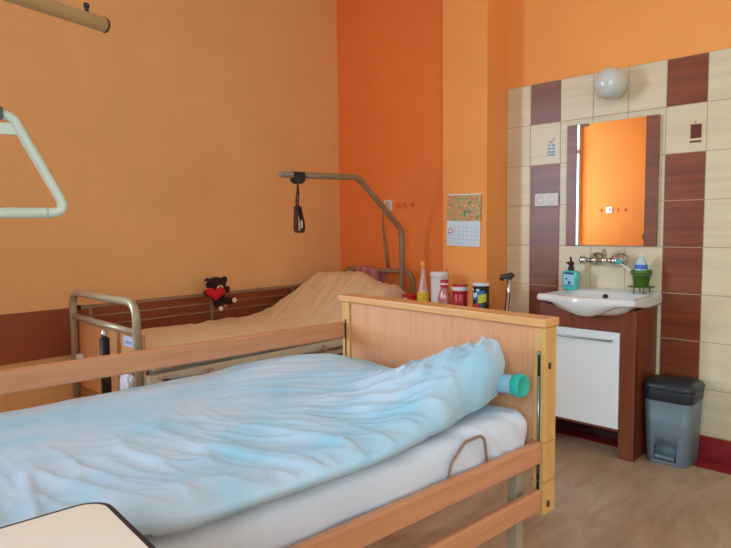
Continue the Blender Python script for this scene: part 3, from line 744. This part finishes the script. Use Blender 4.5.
rj.part('label', b, M['wrap'])
bj = Thing('jar', (-1.995, 3.05, GZ), 'black jar with blue and lime yellow printing, nearest the crutch', 'jar')
qx, qy = -1.985, 3.06
bj.part('jar_body', MB().lathe([(0, 0), (.046, 0), (.048, .01), (.048, .172), (0, .172)], (qx, qy, GZ), 30), M['print_black'])
bj.part('lid', MB().lathe([(0, .171), (.0485, .171), (.0495, .175), (.0495, .185), (.047, .189), (0, .189)], (qx, qy, GZ), 30), M['white_plastic'])
def wrapband(r, a0, a1, z0, z1, cx, cy, skew=0.):
    return MB().grid(lambda u, v: (cx + r * math.cos(a0 + (a1 - a0) * u), cy + r * math.sin(a0 + (a1 - a0) * u), GZ + z0 + (z1 - z0) * v + skew * u), 16, 4)
bj.part('label', wrapband(.0486, -2.5, -.6, .085, .128, qx, qy, .02), M['print_blue'])
bj.part('label', wrapband(.0489, -1.35, -.3, .07, .118, qx, qy, .01), M['lime'])
bj.part('label', wrapband(.0489, -2.2, -1.5, .10, .125, qx, qy, .01), M['label_white'])
bj.part('label', wrapband(.0486, -2.6, -1.2, .02, .065, qx, qy), M['red_plastic'])
bj.part('label', wrapband(.0489, -2.4, -2.0, .142, .155, qx, qy), M['label_white']); bj.part('label', wrapband(.0489, -1.6, -1.2, .142, .155, qx, qy), M['label_white'])
rt = Thing('tin', (-2.56, 3.12, GZ), 'low dark red tin at the foot of the lifting pole', 'tin')
rt.part('body', MB().lathe([(0, 0), (.046, 0), (.048, .004), (.048, .068), (0, .068)], (-2.555, 3.08, GZ), 26), M['red_plastic'])
rt.part('lid', MB().lathe([(.040, .066), (.049, .066), (.049, .076), (.046, .078), (0, .078)], (-2.555, 3.08, GZ), 26), M['red_plastic'])
rt.part('label', wrapband(.0485, -1.9, -1.2, .04, .06, -2.555, 3.08), M['pad_white'])

# crutch leaning at the pilaster
cr = Thing('walking_stick', (-1.86, 3.12, 0), 'chrome walking stick with dark grey handle leaning by the cream tiles', 'walking stick')
cr.part('shaft', MB().tube([(-1.90, 3.14, .015), (-1.893, 3.19, .72), (-1.882, 3.195, .84), (-1.876, 3.20, .93)], .0145, 14), M['chrome'])
cr.part('handle', MB().tube([(-1.912, 3.165, .918), (-1.908, 3.17, .940), (-1.89, 3.187, .943), (-1.868, 3.205, .948), (-1.860, 3.212, .940)], .016, 14, radii=[.013, .018, .016, .020, .018]), M['dark'])
cr.part('rubber_tip', MB().lathe([(0, 0), (.02, 0), (.018, .04), (0, .04)], (-1.90, 3.14, 0), 16), M['black'])

# ------------------------------------------------------------------ wall fittings on the orange wall
cal = Thing('calendar', (-2.255, 3.272, 1.12), 'wall calendar with a painted poppy meadow above a grey date sheet', 'calendar')
Rc = Matrix.Translation((-2.255, 0, 1.28)) @ Matrix.Rotation(math.radians(1.6), 4, 'Y') @ Matrix.Translation((2.255, 0, -1.28))
cal.part('picture_page', MB().box(-2.384, -2.126, 3.268, 3.275, 1.277, 1.446, .001).xf(Rc), M['picture'])
pg = cal.part('date_page', MB().box(-2.384, -2.126, 3.266, 3.275, 1.116, 1.279, .001).xf(Rc), M['label_white'])
b = MB()
for r in range(5):
    for c in range(7):
        for k in range(2):
            x = -2.362 + c * .033 + k * .009; z = 1.242 - r * .025
            b.box(x, x + .0055, 3.2652, 3.2661, z - .011, z)
cal.part('date_figures', b.xf(Rc), plain('date_grey', (182, 194, 208), .6), pg)
b = MB().box(-2.372, -2.338, 3.2648, 3.2660, 1.198, 1.226).xf(Rc)
mk = cal.part('date_marker', b, M['red_felt'], pg)
cal.part('marker_window', MB().box(-2.368, -2.342, 3.2640, 3.2649, 1.203, 1.221).xf(Rc), M['white_gloss'], pg)
cal.part('binding', MB().box(-2.384, -2.126, 3.265, 3.2755, 1.444, 1.452, .001).xf(Rc), M['white_plastic'])

def wall_socket(cx, y, cz, label, sgn=1):
    t = Thing('wall_socket', (cx, y, cz - .04), label, 'wall socket')
    y1 = y - sgn * .012
    t.part('plate', MB().box(cx - .042, cx + .042, min(y, y1), max(y, y1), cz - .042, cz + .042, .004), M['white_plastic'])
    rot = Matrix.Rotation(PI / 2, 4, 'X')
    t.part('socket_face', MB().lathe([(0, -.003), (.026, -.003), (.030, .0), (.030, .003), (0, .003)], (cx, y - sgn * .0125, cz), 24, rot), M['pad_white'])
    return t
wall_socket(-3.115, YB, 1.41, 'white wall socket behind the far lifting pole')
wall_socket(-3.267, YF, 1.438, 'white wall socket on the opposite wall, seen in the mirror', -1)
def outlet(cx, y, cz, sgn, label, grp):
    rot = Matrix.Rotation(PI / 2, 4, 'X')
    o = solo('wall_outlet_cover', MB().lathe([(0, -.008), (.013, -.008), (.016, -.004), (.019, .004), (.019, .006), (0, .006)] if sgn > 0 else [(0, .008), (.015, .008), (.019, .004), (.021, -.004), (.021, -.006), (0, -.006)], (cx, y - sgn * .006, cz), 24, rot.inverted() if sgn > 0 else rot.inverted()), M['hook_orange'], (cx, y, cz), label, 'outlet cover', grp)
    return o
for x, l in ((-3.02, 'round orange outlet cover nearest the white wall socket'), (-2.955, 'middle one of three round orange outlet covers on the wall'), (-2.878, 'round orange outlet cover farthest right from the wall socket')):
    outlet(x, YB, 1.412, 1, l, 'orange outlet covers on the back wall')
for x, l in ((-3.38, 'round orange outlet cover left of the socket in the mirror'), (-3.16, 'round orange outlet cover just right of the socket in the mirror'), (-3.06, 'round orange outlet cover farthest right in the mirror')):
    outlet(x, YF, 1.438, -1, l, 'orange outlet covers on the opposite wall')
cc = Thing('pull_switch', (-3.15, YB - .02, .9), 'thin cord with a dark grip hanging below the wall socket by the far bed', 'pull cord')
cc.part('cord', MB().tube([(-3.155, YB - .014, 1.39), (-3.16, YB - .02, 1.30), (-3.158, YB - .02, 1.25)], .0035, 8), M['strap_brown'])
cc.part('grip', MB().tube([(-3.158, YB - .02, 1.26), (-3.135, YB - .022, 1.08), (-3.11, YB - .022, .93)], .010, 10, radii=[.008, .010, .010]), M['pole_metal'])
c3 = Thing('call_button', (-2.80, YF + .03, 1.0), 'black call button with white cord on the opposite wall, seen in the mirror', 'call button')
c3.part('button', MB().box(-2.825, -2.775, YF + .001, YF + .035, 1.05, 1.12, .008), M['black'])
c3.part('cord', MB().tube([(-2.80, YF + .02, 1.05), (-2.79, YF + .022, .95), (-2.76, YF + .02, .80), (-2.75, YF + .012, .60)], .007, 8), M['white_plastic'])

# ------------------------------------------------------------------ wash corner
mr = Thing('wall_mirror', (-1.40, YB - .02, 1.125), 'rectangular mirror between dark brown side panels above the washbasin', 'mirror')
ym0, ym1 = YB - .028, YB - .003
mr.part('glass', MB().box(-1.600, -1.210, ym0 + .004, ym0 + .010, 1.126, 1.832), M['mirror'])
mr.part('backboard', MB().box(-1.60, -1.21, ym0 + .010, ym1, 1.127, 1.830), M['vanity_wood'])
for a, b_ in ((-1.662, -1.601), (-1.209, -1.144)):
    mr.part('side_panel', MB().box(a, b_, ym0, ym1, 1.124, 1.834, .002), M['tile_brown'])
mr.part('brown_bar', MB().box(-1.577, -1.530, ym0 - .002, ym0 + .012, 1.818, 1.834, .001), M['tile_brown'])  # brown bar at the upper left edge of the mirror
wl = Thing('wall_lamp', (-1.388, YB - .02, 2.02), 'white opal globe wall lamp above the mirror', 'wall lamp')
ry = Matrix.Rotation(PI / 2, 4, 'X')
wl.part('base_ring', MB().lathe([(0, -.004), (.062, -.004), (.062, .022), (.054, .032), (0, .032)], (-1.388, YB - .006, 2.022), 30, ry), M['white_gloss'])
wl.part('globe', MB().ball((-1.380, YB - .103, 2.022), .088, seg=36), M['opal'])

so_ = Thing('wall_socket', (-1.80, YB - .01, 1.36), 'white double socket set in the brown tile column', 'wall socket')
so_.part('plate', MB().box(-1.878, -1.722, YB - .014, YB - .002, 1.364, 1.442, .004), M['white_plastic'])
for x in (-1.839, -1.761):
    f = so_.part('socket_face', MB().lathe([(0, -.004), (.022, -.004), (.028, .004), (.030, .004), (.030, -.002), (.033, -.002), (.033, .001), (0, .001)], (x, YB - .0155, 1.403), 26, ry.inverted()), M['white_matt'])
    so_.part('socket_hole', MB().tube([(x - .008, YB - .0185, 1.403), (x - .008, YB - .014, 1.403)], .003, 8).tube([(x + .008, YB - .0185, 1.403), (x + .008, YB - .014, 1.403)], .003, 8), M['dark'], f)

# vanity unit
VX0, VX1, VYF = -1.672, -1.132, 3.195
va = Thing('vanity_unit', (-1.40, 3.35, 0), 'dark reddish-brown washbasin cabinet with one white door', 'vanity unit')
b = MB()
b.box(VX0, VX0 + .018, VYF, 3.503, 0, .80, .001); b.box(VX1 - .018, VX1, VYF, 3.503, 0, .80, .001)
b.box(VX0, VX1, 3.485, 3.503, .14, .80); b.box(VX0, VX1, VYF + .01, 3.503, .14, .158)
va.part('body', b, M['vanity_wood'])
va.part('apron', MB().box(VX0 + .001, VX1 - .001, VYF - .004, VYF + .014, .678, .80, .001), M['vanity_wood'])
for a, b_ in ((VX0, VX0 + .062), (VX1 - .080, VX1)): va.part('leg', MB().box(a, b_, VYF - .006, VYF + .016, 0, .68, .002), M['vanity_wood'])
va.part('recess_shade_panel', MB().box(VX0 + .018, VX1 - .018, 3.47, 3.484, 0.004, .14), M['recess_shade'])  # dark sheet that paints in the shade under the cabinet
dr = va.part('door', MB().box(VX0 + .064, VX1 - .082, VYF - .010, VYF + .008, .158, .676, .002), M['white_gloss'], label='glossy white door')
va.part('handle', MB().tube([(-1.60, VYF - .010, .632), (-1.60, VYF - .030, .632), (-1.255, VYF - .030, .632), (-1.255, VYF - .010, .632)], .0055, 12, bend=.008), M['steel'], dr, 'long steel bar handle')

# washbasin: lofted from cross sections along x
SX0, SX1, SC = -1.645, -1.108, -1.374
def sink_sec(x):
    t = (x - SC) / ((SX1 - SX0) / 2)
    yf = 3.095 - .050 * math.exp(-((x - SC) / .17) ** 2)
    bulge = math.exp(-(abs(x - SC) / .135) ** 2.4)
    zt = .866
    pts = [(3.506, .858), (3.504, .874), (3.49, .876), (3.47, .872), (3.43, .868)]
    bw = max(0., 1 - abs((x - SC) / .235) ** 4) ** .5
    y1, y0 = 3.40, yf + .035
    for k in range(13):
        s = k / 12; y = y1 + (y0 - y1) * s
        d = .105 * bw * max(0., (1 - abs(2 * s - 1) ** 3.5)) ** .75
        pts.append((y, zt - .004 - d))
    pts += [(yf + .020, zt + .0), (yf + .008, zt - .003), (yf + .001, zt - .012), (yf, zt - .03)]
    zb = .826 - .062 * bulge
    pts += [(yf + .004 + .01 * bulge, (zt - .03 + zb) / 2), (yf + .018 + .02 * bulge, zb + .004), (yf + .04 + .03 * bulge, zb - .006 * bulge), (3.22, .812 - .05 * bulge if False else min(.812, zb)), (3.3, .803), (3.506, .803)]
    return [(x, y, z) for y, z in pts]
rings = []; NS = 60
for i in range(NS + 1):
    x = SX0 + (SX1 - SX0) * i / NS
    e = min(i, NS - i) / NS * (SX1 - SX0); k = min(1., e / .012); ins = (1 - math.sqrt(max(0, 1 - (1 - k) ** 2))) * .010
    sec = sink_sec(x); cy, cz = 3.3, .838
    rings.append([(x, cy + (y - cy) * (1 - ins / .2), cz + (z - cz) * (1 - ins / .028)) if ins else (x, y, z) for x, y, z in sec])
ws = Thing('washbasin', (SC, 3.3, .80), 'white ceramic washbasin with a bowed front on the brown vanity unit', 'washbasin')
ws.part('basin', MB().loft(rings), M['ceramic'])
ws.part('overflow_hole', MB().lathe([(0, -.003), (.014, -.003), (.016, .002), (.013, .004), (0, .004)], (SC + .0, 3.386, .838), 20, Matrix.Rotation(PI / 2 - .35, 4, 'X')), M['black'])
ws.part('drain', MB().lathe([(0, 0), (.022, 0), (.024, .004), (.018, .005), (0, .003)], (SC, 3.24, .757), 20), M['chrome'])

fa = Thing('wall_faucet', (-1.40, YB - .05, 1.0), 'chrome two-handle wall faucet below the mirror', 'faucet')
fz = 1.040; fyy = YB - .062
hx = Matrix.Rotation(PI / 2, 4, 'Y')
fa.part('mixer_body', MB().tube([(-1.50, fyy, fz), (-1.32, fyy, fz)], .016, 18).ball((-1.41, fyy, fz), .022).ball((-1.47, fyy, fz), .021).ball((-1.345, fyy - .005, fz), .034), M['chrome'])
for x in (-1.475, -1.338):
    fl = fa.part('wall_flange', MB().lathe([(0, -.005), (.042, -.005), (.041, .006), (.030, .018), (.018, .03), (.014, .05), (0, .05)], (x, YB - .008, fz + .004), 28, ry), M['chrome'])
for x, sg in ((-1.512, -1), (-1.306, 1)):
    r_ = Matrix.Rotation(sg * PI / 2, 4, 'Y')
    fa.part('handle', MB().lathe([(0, 0), (.014, 0), (.016, .006), (.024, .014), (.026, .026), (.022, .036), (.012, .040), (0, .040)] if sg < 0 else [(0, -.012), (.024, -.012), (.034, 0), (.036, .014), (.030, .028), (.014, .034), (0, .034)], (x + (.0 if sg < 0 else -.02), fyy - .004, fz), 24, r_), M['chrome'])
fa.part('spout', MB().tube([(-1.412, fyy, fz + .01), (-1.412, fyy - .002, fz + .062), (-1.38, fyy - .075, fz + .060), (-1.365, fyy - .11, fz + .035)], .0095, 14, bend=.02).ball((-1.412, fyy, fz + .035), .016), M['chrome'])

sp = Thing('soap_dispenser', (-1.588, 3.405, .87), 'turquoise liquid soap dispenser with black pump on the washbasin ledge', 'soap dispenser')
spx, spy, spz = -1.590, 3.41, .8655
def prism_taper(w0, w1, d, z0, z1, r): return MB().loft([rrect(spx - w0, spx + w0, spy - d, spy + d, z0, r), rrect(spx - w1, spx + w1, spy - d, spy + d, z1, r)])
bb_ = MB().loft([rrect(spx - w, spx + w, spy - d, spy + d, spz + z, min(w, d) * .6) for w, d, z in ((.040, .024, 0), (.043, .027, .004), (.047, .028, .06), (.050, .028, .098), (.046, .026, .106), (.030, .02, .111), (.015, .014, .114))])
sb = sp.part('bottle_body', bb_, M['soap_blue'])
lb = sp.part('label', MB().box(spx - .032, spx + .032, spy - .0292, spy - .0272, spz + .025, spz + .088, .001), plain('label_aqua', (140, 196, 214), .4))
sp.part('label_print', MB().box(spx - .030, spx + .030, spy - .0300, spy - .0290, spz + .090, spz + .102, .0005).box(spx - .02, spx - .008, spy - .0298, spy - .0291, spz + .06, spz + .07), M['label_navy'])
sp.part('label_print', MB().box(spx - .004, spx + .012, spy - .0300, spy - .0290, spz + .033, spz + .050, .001).box(spx - .026, spx + .026, spy - .0300, spy - .0290, spz + .024, spz + .028), M['label_navy'])
pm = sp.part('pump', MB().lathe([(0, .112), (.018, .112), (.018, .132), (.012, .137), (.006, .14), (.006, .158), (0, .158)], (spx, spy, spz), 20), M['black'])
sp.part('nozzle', MB().ball((spx, spy, spz + .152), .018, (1, 1, .75)).tube([(spx, spy, spz + .165), (spx, spy - .004, spz + .178), (spx - .0, spy - .012, spz + .190)], .006, 10).tube([(spx, spy, spz + .16), (spx - .01, spy - .035, spz + .158)], .006, 10), M['black'], pm)

# pot on its wire stand with toothbrush and tube
pox, poy, poz = -1.195, 3.425, .908
pot = Thing('flower_pot', (pox, poy, poz), 'small green pot holding a toothbrush, on a wire stand at the right of the basin', 'pot')
pot.part('pot', MB().lathe([(0, 0), (.036, 0), (.038, .003), (.048, .066), (.053, .066), (.055, .070), (.055, .086), (.052, .088), (.050, .086), (.046, .07), (.034, .01), (0, .01)], (pox, poy, poz), 30), M['green_pot'])
std = solo('wire_stand', MB().tube([(pox - .06, poy - .045, poz - .004), (pox + .06, poy - .045, poz - .004), (pox + .06, poy + .045, poz - .004), (pox - .06, poy + .045, poz - .004)], .0035, 8, closed=True, bend=.02)
           .tube([(pox - .022, poy - .045, poz - .005), (pox - .022, poy - .045, poz - .040)], .0035, 8).tube([(pox + .03, poy - .045, poz - .005), (pox + .03, poy - .045, poz - .040)], .0035, 8)
           .tube([(pox - .022, poy + .045, poz - .005), (pox - .022, poy + .045, poz - .035)], .0035, 8).tube([(pox + .03, poy + .045, poz - .005), (pox + .03, poy + .045, poz - .035)], .0035, 8)
           .box(pox - .058, pox + .058, poy - .043, poy + .043, poz - .0045, poz - .0005, .001), plain('stand_green', (84, 96, 50), .4, .3), (pox, poy, poz - .04), 'dark green wire stand under the green pot', 'stand')
child(std, 'hoop', MB().tube([(pox + .054 * math.cos(k * PI / 12), poy + .054 * math.sin(k * PI / 12), poz + .062) for k in range(24)], .0022, 8, closed=True), M['steel'])
tb = solo('toothbrush', MB().tube([(pox - .02, poy, poz + .015), (pox - .055, poy - .02, poz + .085), (pox - .105, poy - .045, poz + .128)], .0042, 10), M['white_plastic'], (pox - .02, poy, poz + .015), 'white toothbrush with teal head leaning out of the green pot', 'toothbrush')
child(tb, 'bristles', MB().box(pox - .124, pox - .092, poy - .052, poy - .036, poz + .120, poz + .144, .005), M['teal'])
tt = Thing('bottle', (pox + .0, poy, poz + .03), 'clear bluish bottle standing upside down in the green pot', 'bottle')
tt.part('bottle_body', MB().lathe([(0, .012), (.022, .012), (.030, .03), (.033, .09), (.031, .12), (.022, .145), (.012, .152), (.012, .160), (0, .160)], (pox - .003, poy, poz), 24), M['pale_plastic'])
tt.part('label', MB().lathe([(.0335, .094), (.0336, .095), (.0325, .116), (.0320, .118)], (pox - .003, poy, poz), 24), M['label_blue'])
tt.part('cap', MB().lathe([(0, .158), (.013, .158), (.013, .168), (0, .17)], (pox - .003, poy, poz), 16), M['white_plastic'])

# pedal bin
bn = Thing('pedal_bin', (-1.0, 3.37, 0), 'grey plastic pedal bin with dark grey lid beside the vanity unit', 'pedal bin')
BX, BY_ = -.999, 3.375
def brr(hw, hd, z, r=.045): return rrect(BX - hw, BX + hw, BY_ - hd, BY_ + hd, z, r, 8)
bodymb = MB().loft([brr(.104, .100, .0), brr(.107, .103, .004), brr(.113, .108, .17), brr(.119, .113, .345)])
bodyo = bn.part('body', bodymb, M['grey_bin'])
cut = bpy.data.objects.new('cut', MB().loft([[(BX - .062 + dx, y, z) for dx, z in ((0, .018), (.114, .018), (.114, .075), (.106, .098), (.086, .11), (.028, .11), (.008, .098), (0, .075))] for y in (BY_ - .16, BY_ - .06)], False).mesh('cut')); COL.objects.link(cut)
cut.location = (0, 0, 0)
bodyo.data.materials.append(M['dark'])  # darker slot, paints shade onto the inner faces of the pedal opening
md = bodyo.modifiers.new('b', 'BOOLEAN'); md.object = cut; md.operation = 'DIFFERENCE'; md.solver = 'EXACT'
bpy.context.view_layer.update()
dg = bpy.context.evaluated_depsgraph_get(); newm = bpy.data.meshes.new_from_object(bodyo.evaluated_get(dg)); bodyo.modifiers.clear(); bodyo.data = newm
bpy.data.objects.remove(cut)
for p in newm.polygons:
    c_ = p.center
    if -.115 < c_.y + (3.37 - BY_) * 0 + .0 and abs(c_.x - (BX - .005) + 1.0) < .060 and c_.y < -.045 and .015 < c_.z < .112 and c_.y > -.099: p.material_index = 1
bn.part('pedal', MB().box(BX - .054, BX + .044, BY_ - .118, BY_ - .062, .030, .048, .005), M['grey_bin'])
def lidring(g, z): return brr(.122 + g, .116 + g, z, .05)
bn.part('lid_collar', MB().loft([lidring(-.004, .330), lidring(.0, .335), lidring(.003, .388), lidring(.002, .392)]), M['bin_lid'])
bn.part('lid', MB().loft([lidring(.003, .390), lidring(.006, .394), lidring(.006, .410), lidring(-.002, .422), lidring(-.03, .432), lidring(-.07, .436)]), M['bin_lid'])

# ------------------------------------------------------------------ light: daylight through the windows
w = bpy.data.worlds.new('sky'); scene.world = w; w.use_nodes = True
wn = w.node_tree; bg = wn.nodes['Background']
# overcast sky, brightest around the veiled sun
tcw = wn.nodes.new('ShaderNodeTexCoord'); dp = wn.nodes.new('ShaderNodeVectorMath'); dp.operation = 'DOT_PRODUCT'
dp.inputs[1].default_value = Vector((-.40, -.90, .18)).normalized(); wn.links.new(tcw.outputs['Generated'], dp.inputs[0])
mx0 = wn.nodes.new('ShaderNodeMath'); mx0.operation = 'MAXIMUM'; mx0.inputs[1].default_value = 0; wn.links.new(dp.outputs['Value'], mx0.inputs[0])
pw = wn.nodes.new('ShaderNodeMath'); pw.operation = 'POWER'; pw.inputs[1].default_value = 9; wn.links.new(mx0.outputs[0], pw.inputs[0])
ma = wn.nodes.new('ShaderNodeMath'); ma.operation = 'MULTIPLY_ADD'; ma.inputs[1].default_value = 26.0; ma.inputs[2].default_value = 7.5; wn.links.new(pw.outputs[0], ma.inputs[0])
bg.inputs[0].default_value = (.60, .86, 1.06, 1); wn.links.new(ma.outputs[0], bg.inputs[1])
def portal(loc, rot, sx, sy):
    l = bpy.data.lights.new('window_daylight', 'AREA'); l.shape = 'RECTANGLE'; l.size = sx; l.size_y = sy
    o = bpy.data.objects.new('window_daylight', l); COL.objects.link(o); o.location = loc; o.rotation_euler = rot; l.cycles.is_portal = True
portal((XL - .12, (W1[0] + W1[1]) / 2, (W1[2] + W1[3]) / 2), (PI / 2, 0, -PI / 2), W1[1] - W1[0], W1[3] - W1[2])
portal(((W2[0] + W2[1]) / 2, YF - .12, (W2[2] + W2[3]) / 2), (PI / 2, 0, 0), W2[1] - W2[0], W2[3] - W2[2])

# ------------------------------------------------------------------ camera
cam = bpy.data.cameras.new('camera'); co = bpy.data.objects.new('camera', cam); COL.objects.link(co)
yaw, pit, rol = -.764812, -.0771883, -.0111489
f = Vector((math.sin(yaw) * math.cos(pit), math.cos(yaw) * math.cos(pit), math.sin(pit)))
r = Vector((math.cos(yaw), -math.sin(yaw), 0)); u = r.cross(f)
r2 = r * math.cos(rol) + u * math.sin(rol); u2 = -r * math.sin(rol) + u * math.cos(rol)
mw = Matrix((r2, u2, -f)).transposed().to_4x4(); mw.translation = (0, 0, 1.2455)
co.matrix_world = mw
cam.sensor_width = 36; cam.lens = 604.93 / 731 * 36; cam.clip_start = .01
scene.camera = co
scene.view_settings.view_transform = 'Standard'; scene.view_settings.look = 'None'
scene.view_settings.exposure = 0.22; scene.view_settings.gamma = 1.0; scene.view_settings.use_curve_mapping = False
scene.cycles.max_bounces = 12; scene.cycles.diffuse_bounces = 8; scene.cycles.transparent_max_bounces = 12
scene.cycles.sample_clamp_indirect = 8; scene.cycles.use_denoising = True
